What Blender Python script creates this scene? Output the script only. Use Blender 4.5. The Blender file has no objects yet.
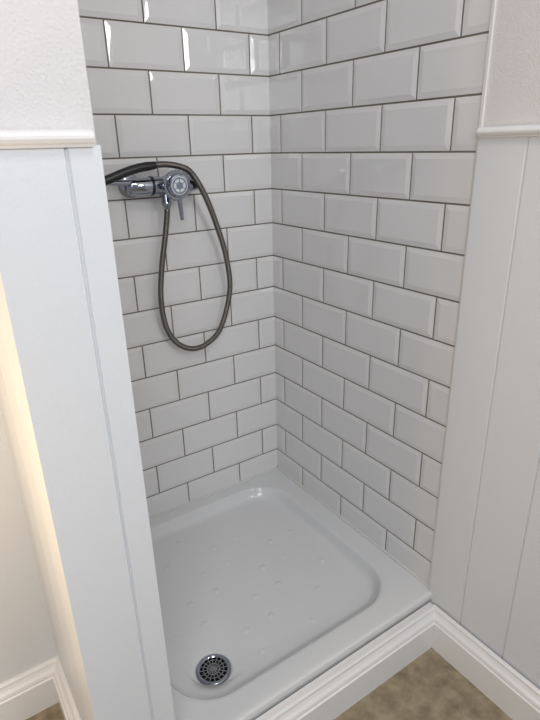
import bpy, math, random
import numpy as np
from mathutils import Matrix, Vector
from mathutils.bvhtree import BVHTree
random.seed(4)
sc=bpy.context.scene
sc.view_settings.view_transform='Standard'
sc.view_settings.exposure=0.04

# ---------------------------------------------------------------- materials
def s2l(c): return tuple(((v/255)/12.92 if v/255<=.04045 else ((v/255+.055)/1.055)**2.4) for v in c)+(1,)
def mat(name,rgb,rough=.5,metal=0,bump=None,var=None,spec=.5,coat=0):
    m=bpy.data.materials.new(name);m.use_nodes=True;nt=m.node_tree;b=nt.nodes['Principled BSDF']
    b.inputs['Base Color'].default_value=s2l(rgb);b.inputs['Roughness'].default_value=rough
    b.inputs['Metallic'].default_value=metal;b.inputs['Specular IOR Level'].default_value=spec
    b.inputs['Coat Weight'].default_value=coat
    tc=nt.nodes.new('ShaderNodeTexCoord')
    if bump:
        n=nt.nodes.new('ShaderNodeTexNoise');n.inputs['Scale'].default_value=bump[0];n.inputs['Detail'].default_value=bump[3] if len(bump)>3 else 3
        nt.links.new(tc.outputs['Object'],n.inputs['Vector'])
        bp=nt.nodes.new('ShaderNodeBump');bp.inputs['Strength'].default_value=bump[1];bp.inputs['Distance'].default_value=bump[2]
        nt.links.new(n.outputs['Fac'],bp.inputs['Height']);nt.links.new(bp.outputs['Normal'],b.inputs['Normal'])
    if var:
        n=nt.nodes.new('ShaderNodeTexNoise');n.inputs['Scale'].default_value=var[0];n.inputs['Detail'].default_value=6;n.inputs['Roughness'].default_value=.55
        nt.links.new(tc.outputs['Object'],n.inputs['Vector'])
        r=nt.nodes.new('ShaderNodeValToRGB');r.color_ramp.elements[0].position=.32;r.color_ramp.elements[1].position=.66
        r.color_ramp.elements[0].color=s2l(rgb);r.color_ramp.elements[1].color=s2l(var[1])
        nt.links.new(n.outputs['Fac'],r.inputs['Fac']);nt.links.new(r.outputs['Color'],b.inputs['Base Color'])
    return m
M_tile=mat('glazed_white_tile',(221,220,220),.06,bump=(12,.2,.004,1),spec=.75)
M_grout=mat('grout',(130,122,110),.9,bump=(300,.3,.001),var=(6,(102,94,84)))
M_wood=mat('painted_panelling',(214,217,221),.38,bump=(220,.3,.0015))
M_trim=mat('white_gloss_trim',(226,226,227),.3,bump=(60,.08,.001))
M_plaster=mat('plaster_paint',(212,209,209),.6,bump=(260,.6,.002))
M_tray=mat('acrylic_tray',(214,215,216),.12,bump=(5,.06,.01,1))
M_floor=mat('vinyl_floor',(116,104,84),.42,bump=(60,.06,.001),var=(26,(158,146,122)))
M_chrome=mat('chrome',(160,164,176),.09,1)
M_chrome2=mat('brushed_chrome',(150,152,156),.25,1)
M_hose=mat('steel_hose',(112,108,104),.32,1)
M_black=mat('dark_rubber',(24,24,27),.35)
M_dial=mat('dial_plastic',(120,130,144),.3)
M_dialw=mat('dial_marking',(215,219,224),.35)
M_hole=mat('drain_void',(12,12,13),.8)
M_sil=mat('sealant',(218,217,214),.4)
M_ceil=mat('ceiling_paint',(235,235,233),.8)

# ---------------------------------------------------------------- helpers
def obj(name,verts,faces,m,parent=None,smooth=False,mats=None,fm=None):
    me=bpy.data.meshes.new(name);me.from_pydata([tuple(v) for v in verts],[],faces)
    for k in (mats or [m]): me.materials.append(k)
    if fm:
        for p,i in zip(me.polygons,fm): p.material_index=i
    if smooth: me.polygons.foreach_set('use_smooth',[True]*len(me.polygons))
    me.update();o=bpy.data.objects.new(name,me);sc.collection.objects.link(o)
    if parent: o.parent=parent
    return o
def empty(name):
    o=bpy.data.objects.new(name,None);o.empty_display_size=.05;sc.collection.objects.link(o);return o
class MB:
    def __init__(s): s.v=[];s.f=[];s.m=[]
    def add(s,vs,fs,mi=0):
        n=len(s.v);s.v+=[tuple(v) for v in vs];s.f+=[tuple(i+n for i in f) for f in fs];s.m+=[mi]*len(fs)
    def box(s,a,b,mi=0):
        x0,y0,z0=a;x1,y1,z1=b
        s.add([(x0,y0,z0),(x1,y0,z0),(x1,y1,z0),(x0,y1,z0),(x0,y0,z1),(x1,y0,z1),(x1,y1,z1),(x0,y1,z1)],
          [(0,3,2,1),(4,5,6,7),(0,1,5,4),(1,2,6,5),(2,3,7,6),(3,0,4,7)],mi)
    def lathe(s,prof,origin,axis,n=40,mi=0,cap=True):
        ax=Vector(axis).normalized();u=ax.orthogonal().normalized();w=ax.cross(u);o=Vector(origin)
        vs=[]
        for h,r in prof:
            for i in range(n):
                a=2*math.pi*i/n;vs.append(o+ax*h+(u*math.cos(a)+w*math.sin(a))*max(r,1e-5))
        fs=[]
        for j in range(len(prof)-1):
            for i in range(n):
                k=(i+1)%n;fs.append((j*n+i,j*n+k,(j+1)*n+k,(j+1)*n+i))
        if cap: fs.append(tuple(range(n))[::-1]);fs.append(tuple((len(prof)-1)*n+i for i in range(n)))
        s.add(vs,fs,mi)
    def make(s,name,mats,parent=None,smooth=False,angle=None):
        o=obj(name,s.v,s.f,None,parent,smooth,mats,s.m)
        if angle:
            with bpy.context.temp_override(active_object=o,selected_editable_objects=[o],object=o,selected_objects=[o]):
                bpy.ops.object.shade_smooth_by_angle(angle=math.radians(angle))
        return o
def sweep(name,path,prof,m,parent=None,z0=0):
    """sweep (offset,z) profile along xy path, outward = right of travel, mitred"""
    P=[Vector(p) for p in path];V=[];n=len(prof)
    nr=[]
    for i in range(len(P)-1):
        d=(P[i+1]-P[i]).normalized();nr.append(Vector((d.y,-d.x)))
    for i,p in enumerate(P):
        if i==0: mv=nr[0]
        elif i==len(P)-1: mv=nr[-1]
        else:
            a,b=nr[i-1],nr[i];mv=(a+b)/(1+a.dot(b))
        for o,z in prof: V.append((p.x+mv.x*o,p.y+mv.y*o,z0+z))
    F=[]
    for i in range(len(P)-1):
        for j in range(n):
            k=(j+1)%n;F.append((i*n+j,(i+1)*n+j,(i+1)*n+k,i*n+k))
    F.append(tuple(range(n)));F.append(tuple((len(P)-1)*n+j for j in range(n))[::-1])
    o=obj(name,V,F,m,parent)
    return o
def panel(mb,p0,p1,grooves,z0,z1,thick,mi=0,gw=.003,gd=.004):
    """boarded panel from p0 to p1 (front face line), V grooves, outward = right of travel"""
    a=Vector(p0);b=Vector(p1);L=(b-a).length;d=(b-a)/L;nn=Vector((d.y,-d.x))
    pr=[(0,0)]
    for g in grooves:
        pr+=[(g-gw,0),(g-gw*.6,-gd*.5),(g,-gd),(g+gw*.6,-gd*.5),(g+gw,0)]
    pr+=[(L,0),(L,-thick),(0,-thick)]
    vs=[];n=len(pr)
    for z in (z0,z1):
        for s,o in pr:
            q=a+d*s+nn*o;vs.append((q.x,q.y,z))
    fs=[(j,(j+1)%n,n+(j+1)%n,n+j) for j in range(n)]+[tuple(range(n))[::-1],tuple(range(n,2*n))]
    mb.add(vs,fs,mi)

ZR=1.252;R=.103;T=.203;CEIL=2.35;G=.0040
XL=-.76;YB=-.735
# ---------------------------------------------------------------- tiles
def tile_run(mb,to3,amax,offs,zmin,zmax,mi):
    """to3(a,z,h); a runs from corner outwards"""
    k=int(math.floor((zmin-ZR)/R))-1
    while ZR+k*R<zmax:
        z0=ZR+k*R+G/2;z1=ZR+(k+1)*R-G/2
        off=offs[k%2]
        j=-1
        while (off+j)*T<amax:
            a0=(off+j)*T+G/2;a1=(off+j+1)*T-G/2
            b=[0.012]*4
            A0,A1,Z0,Z1=a0,a1,z0,z1
            if A0<.0015: A0=.0015;b[0]=0.0 if a0<-.012 else .004
            if A1>amax: A1=amax;b[1]=0
            if Z0<zmin: Z0=zmin;b[2]=0
            if Z1>zmax: Z1=zmax;b[3]=0
            j+=1
            if A1-A0<.006 or Z1-Z0<.006: continue
            e=.0010;h=.0034;t=[random.uniform(-.0004,.0004) for _ in range(2)]
            def hh(a,z): return h+t[0]*((a-A0)/(A1-A0)-.5)*2+t[1]*((z-Z0)/(Z1-Z0)-.5)*2
            i=[(A0+b[0],Z0+b[2]),(A1-b[1],Z0+b[2]),(A1-b[1],Z1-b[3]),(A0+b[0],Z1-b[3])]
            o=[(A0,Z0),(A1,Z0),(A1,Z1),(A0,Z1)]
            vs=[to3(a,z,-.001) for a,z in o]+[to3(a,z,e) for a,z in o]+[to3(a,z,hh(a,z)) for a,z in i]
            fs=[(0,1,5,4),(1,2,6,5),(2,3,7,6),(3,0,4,7),(4,5,9,8),(5,6,10,9),(6,7,11,10),(7,4,8,11),(8,9,10,11)]
            mb.add(vs,fs,mi)
        k+=1
ZT=.146
wb=MB();wb.box((XL-.12,0,0),(.12,.12,CEIL),0)
tile_run(wb,lambda a,z,h:(-a,-h,z),.757,{0:.32,1:.82},ZT,CEIL,1)
wall_back=wb.make('wall_back',[M_grout,M_tile])
PX=-.014
wr=MB();wr.box((0,YB,0),(.12,0,CEIL),0)
tile_run(wr,lambda a,z,h:(-h,-a,z),.733,{0:.27,1:.77},ZT,CEIL,1)
# continuation of the wall: plaster over boarded panelling
wr.box((-.004,-2.6,0),(.12,YB,CEIL),2)
gs=[.103,.225,.347,.469,.591,.713,.835,.957,1.079,1.201,1.323,1.445,1.567,1.689,1.811]
panel(wr,(PX,YB-.004),(PX,-2.6),gs,0,1.279,.012,3)
wall_right=wr.make('wall_right',[M_grout,M_tile,M_plaster,M_wood])
# ---------------------------------------------------------------- left partition
wl=MB();wl.box((-.881,-.745,0),(XL,0,CEIL),0)
tile_run(wl,lambda a,z,h:(XL+h,-a,z),.735,{0:.5,1:.0},ZT,CEIL,2)
panel(wl,(-.896,-.76),(XL,-.76),[.0955],0,1.279,.0155,1)
panel(wl,(-.896,-.34),(-.896,-.7445),[.10,.21,.32],0,1.279,.0155,1)
wall_left=wl.make('wall_left',[M_plaster,M_wood,M_tile])
wf=MB();wf.box((-2.4,-.325,0),(-.87,-.2,CEIL),0)
panel(wf,(-2.4,-.34),(-.896,-.34),[.09+.115*i for i in range(12)],0,1.279,.016,1)
wf.make('wall_side_recess',[M_plaster,M_wood])
# floor / ceiling
fl=MB();fl.box((-2.4,-2.6,-.05),(.12,.12,0));fl.make('floor',[M_floor])
ce=MB();ce.box((-2.4,-2.6,CEIL),(.12,.12,CEIL+.05));ce.make('ceiling',[M_ceil])
# trims
BP=[(0,0),(.024,0),(.024,.088),(.0205,.0905),(.0205,.095),(.0185,.101),(.013,.107),(.0095,.114),(.0085,.121),(.005,.125),(0,.125)]
BP=[(a,z*.95) for a,z in BP]
sweep('baseboard_front',[(-2.4,-.34),(-.896,-.34),(-.896,-.765),(PX-.006,-.765),(PX-.006,-2.6)],BP,M_trim)
RP=[(-.012,0),(.004,0),(.006,.003),(.011,.005),(.014,.009),(.014,.012),(.011,.0165),(.005,.019),(-.012,.019)]
sweep('trim_1',[(-2.4,-.34),(-.896,-.34),(-.896,-.76),(XL-.010,-.76)],RP,M_trim,z0=1.277)
sweep('trim_2',[(PX,YB-.008),(PX,-2.6)],RP,M_trim,z0=1.277)
tb=MB();tb.box((-.009,YB-.003,.146),(.0,YB+.003,CEIL));tb.make('trim_3',[M_sil])
tb=MB();tb.box((XL,-.764,0),(PX-.006,-.750,.114));tb.make('trim_riser',[M_trim])

# ---------------------------------------------------------------- shower tray
tray=empty('shower_tray')
def rrect(x0,x1,y0,y1,r,z,nc=14,ns=16):
    pts=[]
    cs=[(x1-r,y1-r,0),(x0+r,y1-r,90),(x0+r,y0+r,180),(x1-r,y0+r,270)]
    for q,(cx,cy,a) in enumerate(cs):
        for i in range(nc+1):
            t=math.radians(a+90*i/nc);pts.append((cx+r*math.cos(t),cy+r*math.sin(t),z))
        nx=cs[(q+1)%4];t=math.radians(nx[2]);e=(nx[0]+r*math.cos(t),nx[1]+r*math.sin(t));s=pts[-1]
        for i in range(1,ns): pts.append((s[0]+(e[0]-s[0])*i/ns,s[1]+(e[1]-s[1])*i/ns,z))
    return pts
X0,X1,Y0,Y1=XL+.001,-.001,-.749,-.001
def O(d,r,z): return rrect(X0+d,X1-d,Y0+d,Y1-d,r,z)
IX0,IX1,IY0,IY1=-.708,-.070,-.684,-.050
def I(d,r,z): return rrect(IX0+d,IX1-d,IY0+d,IY1-d,r,z)
rings=[O(.004,.006,.0),O(.004,.006,.112),O(0,.008,.114),O(0,.008,.137),O(.0012,.009,.1395),O(.004,.01,.141),O(.012,.014,.1412),
 O(.02,.02,.1408),I(-.010,.12,.1403),I(-.003,.118,.1398),I(0,.117,.1385),I(.002,.116,.1360),I(.004,.115,.132),I(.008,.113,.123),I(.012,.110,.115),I(.017,.108,.109),I(.024,.105,.1055),I(.033,.101,.1040),I(.05,.095,.1032)]
DX,DY=-.592,-.578
def dr(r,z):
    base=rings[-1];out=[]
    for p in base:
        a=math.atan2(p[1]-DY,p[0]-DX);out.append((DX+r*math.cos(a),DY+r*math.sin(a),z))
    return out
rings_last=rings[-1];dr0=dr(.052,.0975)
def lerp(t): return [tuple(a[i]*(1-t)+b[i]*t for i in range(3)) for a,b in zip(rings_last,dr0)]
for t in (.25,.5,.75,1): rings.append(lerp(t))
rings+= [dr(.047,.0960),dr(.043,.0950),dr(.040,.086)]
n=len(rings[0]);V=[p for r in rings for p in r];F=[]
for j in range(len(rings)-1):
    for i in range(n):
        k=(i+1)%n;F.append((j*n+i,j*n+k,(j+1)*n+k,(j+1)*n+i))
F.append(tuple((len(rings)-1)*n+i for i in range(n)))
obj('tray_body',V,F,M_tray,tray,True)
bvh=BVHTree.FromPolygons([Vector(v) for v in V],F)
mb=MB()
cx,cy=(IX0+IX1)/2,(IY0+IY1)/2
for i in range(-3,4):
    for j in range(-3,4):
        if abs(i)+abs(j)>4 or (i+2*j)%3==0: continue
        x=cx+i*.080;y=cy+j*.080
        if x<IX0+.05 or x>IX1-.05 or y<IY0+.05 or y>IY1-.05 or math.hypot(x-DX,y-DY)<.075: continue
        h=bvh.ray_cast(Vector((x,y,.3)),Vector((0,0,-1)))
        if h[0] is None: continue
        z=h[0].z
        mb.lathe([(-.0008,.0100),(.0002,.0094),(.0008,.0078),(.0012,.0045),(.0013,.0005)],(x,y,z),(0,0,1),20,0)
mb.make('grip_dimples',[M_tray],tray,True)
# drain
d=MB();dz=.0960
d.lathe([(-.006,.040),(-.006,.0408),(.002,.042),(.0035,.040),(.0035,.0345),(.0015,.0325),(-.006,.0325)],(DX,DY,dz),(0,0,1),48,0,False)
d.lathe([(-.0060,.0001),(-.0060,.04)],(DX,DY,dz),(0,0,1),40,2,False)
for a,b in ((.0,.0075),(.0135,.0165),(.0235,.0260)):
    d.lathe([(-.002,a),(.0018,a),(.0022,(a+b)/2),(.0018,b),(-.002,b)],(DX,DY,dz),(0,0,1),40,1,False)
for i in range(16):
    a=2*math.pi*i/16;c,s=math.cos(a),math.sin(a);w=.0013
    r0,r1=.007,.034
    vs=[]
    for z in (-.002,.0018):
        for r,sg in ((r0,-1),(r1,-1),(r1,1),(r0,1)):
            vs.append((DX+c*r-s*w*sg,DY+s*r+c*w*sg,dz+z))
    d.add(vs,[(0,3,2,1),(4,5,6,7),(0,1,5,4),(1,2,6,5),(2,3,7,6),(3,0,4,7)],1)
d.make('drain_grate',[M_chrome,M_chrome2,M_hole],tray,False,40)
s=MB();s.box((XL,-.008,.140),(0,0,.1475));s.box((-.008,-.745,.140),(0,0,.1475));s.make('sealant_bead',[M_sil],tray)

# ---------------------------------------------------------------- mixer valve
valve=empty('shower_mixer_valve')
vz=1.183;vy=-.052
b=MB()
b.lathe([(0,.012),(.002,.0185),(.006,.021),(.05,.0225),(.07,.0235),(.145,.0235),(.165,.0215),(.19,.020),(.196,.0175),(.198,.011)],(-.478,vy,vz),(1,0,0),36)
for x in (-.455,-.300):
    b.lathe([(-.0002,.030),(.004,.030),(.008,.0275),(.012,.018),(.030,.0165),(.052,.0165)],(x,-.0045,vz),(0,-1,0),36)
    b.lathe([(.014,.0175),(.014,.0195),(.026,.0195),(.026,.0175)],(x,-.0045,vz),(0,-1,0),6)
# neck to the control
b.lathe([(0,.026),(.018,.029),(.022,.031),(.026,.031)],(-.362,vy-.012,vz),(0,-1,0),40)
# outlet under body
b.lathe([(0,.012),(.028,.0115),(.03,.0125),(.04,.0125),(.042,.0105)],(-.375,vy,vz-.012),(0,0,-1),24)
b.make('valve_body',[M_chrome],valve,False,35)
b=MB()  # dark collar bands
b.lathe([(0,.0232),(0,.0242),(.007,.0242),(.007,.0232)],(-.418,vy,vz),(1,0,0),36)
b.lathe([(0,.0222),(0,.0232),(.005,.0228),(.005,.0212)],(-.318,vy,vz),(1,0,0),36)
b.make('valve_collars',[M_black],valve,False,35)
c=MB();o=(-.362,vy-.038,vz)
c.lathe([(0,.0335),(.003,.037),(.011,.037),(.013,.0355)],o,(0,-1,0),48)
c.lathe([(.013,.030),(.022,.029),(.025,.027),(.0255,.0240),(.024,.0230)],o,(0,-1,0),48)
for i in range(24):
    a=2*math.pi*i/24;p=Vector(o)+Vector((math.cos(a)*.037,-.007,math.sin(a)*.037))
    c.lathe([(-.005,.0014),(.005,.0014)],p,(0,-1,0),8)
c.make('control_rings',[M_chrome],valve,False,35)
f=MB();f.lathe([(.0235,.0232),(.0246,.0228),(.025,.001)],o,(0,-1,0),40,1)
# printed ring of temperature ticks and centre badge on the pale dial
f.lathe([(.0245,.0205),(.0256,.0205),(.0256,.0165),(.0245,.0165)],o,(0,-1,0),40,0,False)
f.lathe([(.0245,.0095),(.0260,.0090),(.0264,.001)],o,(0,-1,0),32,0)
for a in range(0,360,60):
    t=math.radians(a+30);ctr=Vector(o)+Vector((0,-.0254,0))
    u=Vector((math.cos(t),0,math.sin(t)));w=Vector((-math.sin(t),0,math.cos(t)))
    pts=[ctr+u*r+w*g for r,g in ((.0085,-.001),(.0170,-.001),(.0170,.001),(.0085,.001))]
    f.add(pts+[p+Vector((0,.001,0)) for p in pts],[(0,1,2,3),(0,4,5,1),(1,5,6,2),(2,6,7,3),(3,7,4,0)],0)
f.make('dial_face',[M_dial,M_dialw],valve,False,35)
l=MB();l.lathe([(0,.0066),(.02,.0056),(.045,.005),(.055,.005),(.057,.002)],(-.358,vy-.045,vz-.032),(0.02,-.10,-1),20)
# short arm leaving the left end of the body towards the parked handset
l.lathe([(0,.010),(.012,.009),(.030,.0075),(.085,.0065),(.100,.0065),(.103,.003)],(-.455,vy-.006,vz+.010),(-1,-.12,.06),20)
l.make('flow_lever',[M_chrome],valve,False,35)

# ---------------------------------------------------------------- hose
hose=empty('shower_hose')
K=[(-.375,-.052,1.14),(-.376,-.052,1.115),(-.386,-.047,1.05),(-.402,-.040,.965),(-.412,-.036,.876),(-.404,-.034,.79),(-.373,-.034,.732),(-.326,-.036,.705),(-.275,-.038,.713),(-.228,-.042,.757),(-.194,-.048,.869),(-.205,-.055,.975),(-.234,-.063,1.067),(-.272,-.078,1.150),(-.312,-.086,1.210),(-.345,-.088,1.228),(-.385,-.086,1.235),(-.425,-.084,1.233),(-.463,-.082,1.227)]
def catmull(P,step=.0011):
    P=[Vector(p) for p in P];out=[]
    for i in range(len(P)-1):
        p0=P[max(i-1,0)];p1=P[i];p2=P[i+1];p3=P[min(i+2,len(P)-1)]
        n=max(2,int((p2-p1).length/step))
        for k in range(n):
            t=k/n;out.append(.5*((2*p1)+(p2-p0)*t+(2*p0-5*p1+4*p2-p3)*t*t+(3*p1-p0-3*p2+p3)*t**3))
    out.append(P[-1]);return out
def tube(mb,pts,rad,n=14,mi=0):
    t0=(pts[1]-pts[0]).normalized();u=t0.orthogonal().normalized();vs=[]
    for i,p in enumerate(pts):
        t=(pts[min(i+1,len(pts)-1)]-pts[max(i-1,0)]).normalized()
        u=(u-t*u.dot(t)).normalized();w=t.cross(u)
        r=rad(i,len(pts))
        for k in range(n):
            a=2*math.pi*k/n;vs.append(p+(u*math.cos(a)+w*math.sin(a))*r)
    fs=[]
    for j in range(len(pts)-1):
        for i in range(n):
            k=(i+1)%n;fs.append((j*n+i,j*n+k,(j+1)*n+k,(j+1)*n+i))
    fs.append(tuple(range(n))[::-1]);fs.append(tuple((len(pts)-1)*n+i for i in range(n)))
    mb.add(vs,fs,mi)
pts=catmull(K)
h=MB();tube(h,pts,lambda i,n:.0078+.0007*math.sin(i*2*math.pi/4))
h.make('hose_tube',[M_hose],hose,True)
h=MB();tube(h,catmull([(-.41,-.0845,1.2340),(-.45,-.0825,1.2295),(-.49,-.081,1.220),(-.5426,-.080,1.203),(-.60,-.078,1.192),(-.64,-.072,1.20)],.004),lambda i,n:.009+.002*min(1,i/6),18)
h.lathe([(0,.008),(.002,.0098),(.02,.0098),(.024,.008)],(-.375,-.052,1.146),(0,0,-1),20,1)
h.make('hose_end_cone',[M_black,M_chrome],hose,False,40)
# handset parked beyond the partition edge
hs=empty('shower_handset')
g=MB();tube(g,catmull([(-.645,-.070,1.20),(-.658,-.066,1.25),(-.662,-.072,1.31),(-.662,-.085,1.36)],.004),lambda i,n:.011+.003*i/n,18)
g.lathe([(0,.016),(.006,.036),(.016,.042),(.024,.042),(.026,.036)],(-.662,-.080,1.375),(0,-.9,-.35),36)
g.lathe([(0,.022),(.006,.022),(.010,.012),(.050,.012)],(-.660,-.0046,1.25),(0,-1,0),28)
g.make('handset_body',[M_chrome],hs,False,40)

# ---------------------------------------------------------------- lights
w=bpy.data.worlds.new('world');sc.world=w;w.use_nodes=True
w.node_tree.nodes['Background'].inputs[0].default_value=(.93,.96,1.0,1);w.node_tree.nodes['Background'].inputs[1].default_value=.30
def area(name,loc,tgt,sx,sy,e,col):
    L=bpy.data.lights.new(name,'AREA');L.shape='RECTANGLE';L.size=sx;L.size_y=sy;L.energy=e;L.color=col
    o=bpy.data.objects.new(name,L);sc.collection.objects.link(o);o.location=loc
    o.rotation_euler=(Vector(tgt)-Vector(loc)).to_track_quat('-Z','Y').to_euler();return o
area('window_daylight',(-1.65,-2.5,1.80),(-.3,-.4,.9),.6,.8,14,(.92,.95,1))
area('window_skylight',(-.36,-2.45,1.90),(-.35,-.1,1.5),.32,.48,9,(.96,.975,1))
area('ceiling_lamp',(-.75,-1.5,2.3),(-.7,-1.3,0),.3,.3,4.5,(1,.97,.93))
L=bpy.data.lights.new('warm_lamp','POINT');L.energy=11;L.color=(1,.72,.42);L.shadow_soft_size=.08
o=bpy.data.objects.new('warm_lamp',L);sc.collection.objects.link(o);o.location=(-1.35,-.80,.9)

# ---------------------------------------------------------------- camera
cd=bpy.data.cameras.new('camera');cam=bpy.data.objects.new('camera',cd);sc.collection.objects.link(cam)
Rm=Matrix(((0.828562,0.22539,-0.512528),(-0.559378,0.2938,-0.775098),(-0.024119,0.928914,0.36951)))
cam.matrix_world=Matrix.Translation((-.9804,-1.4486,1.2736))@Rm.to_4x4()
cd.sensor_fit='HORIZONTAL';cd.sensor_width=36;cd.lens=539.77/540*36;cd.clip_start=.01
sc.camera=cam
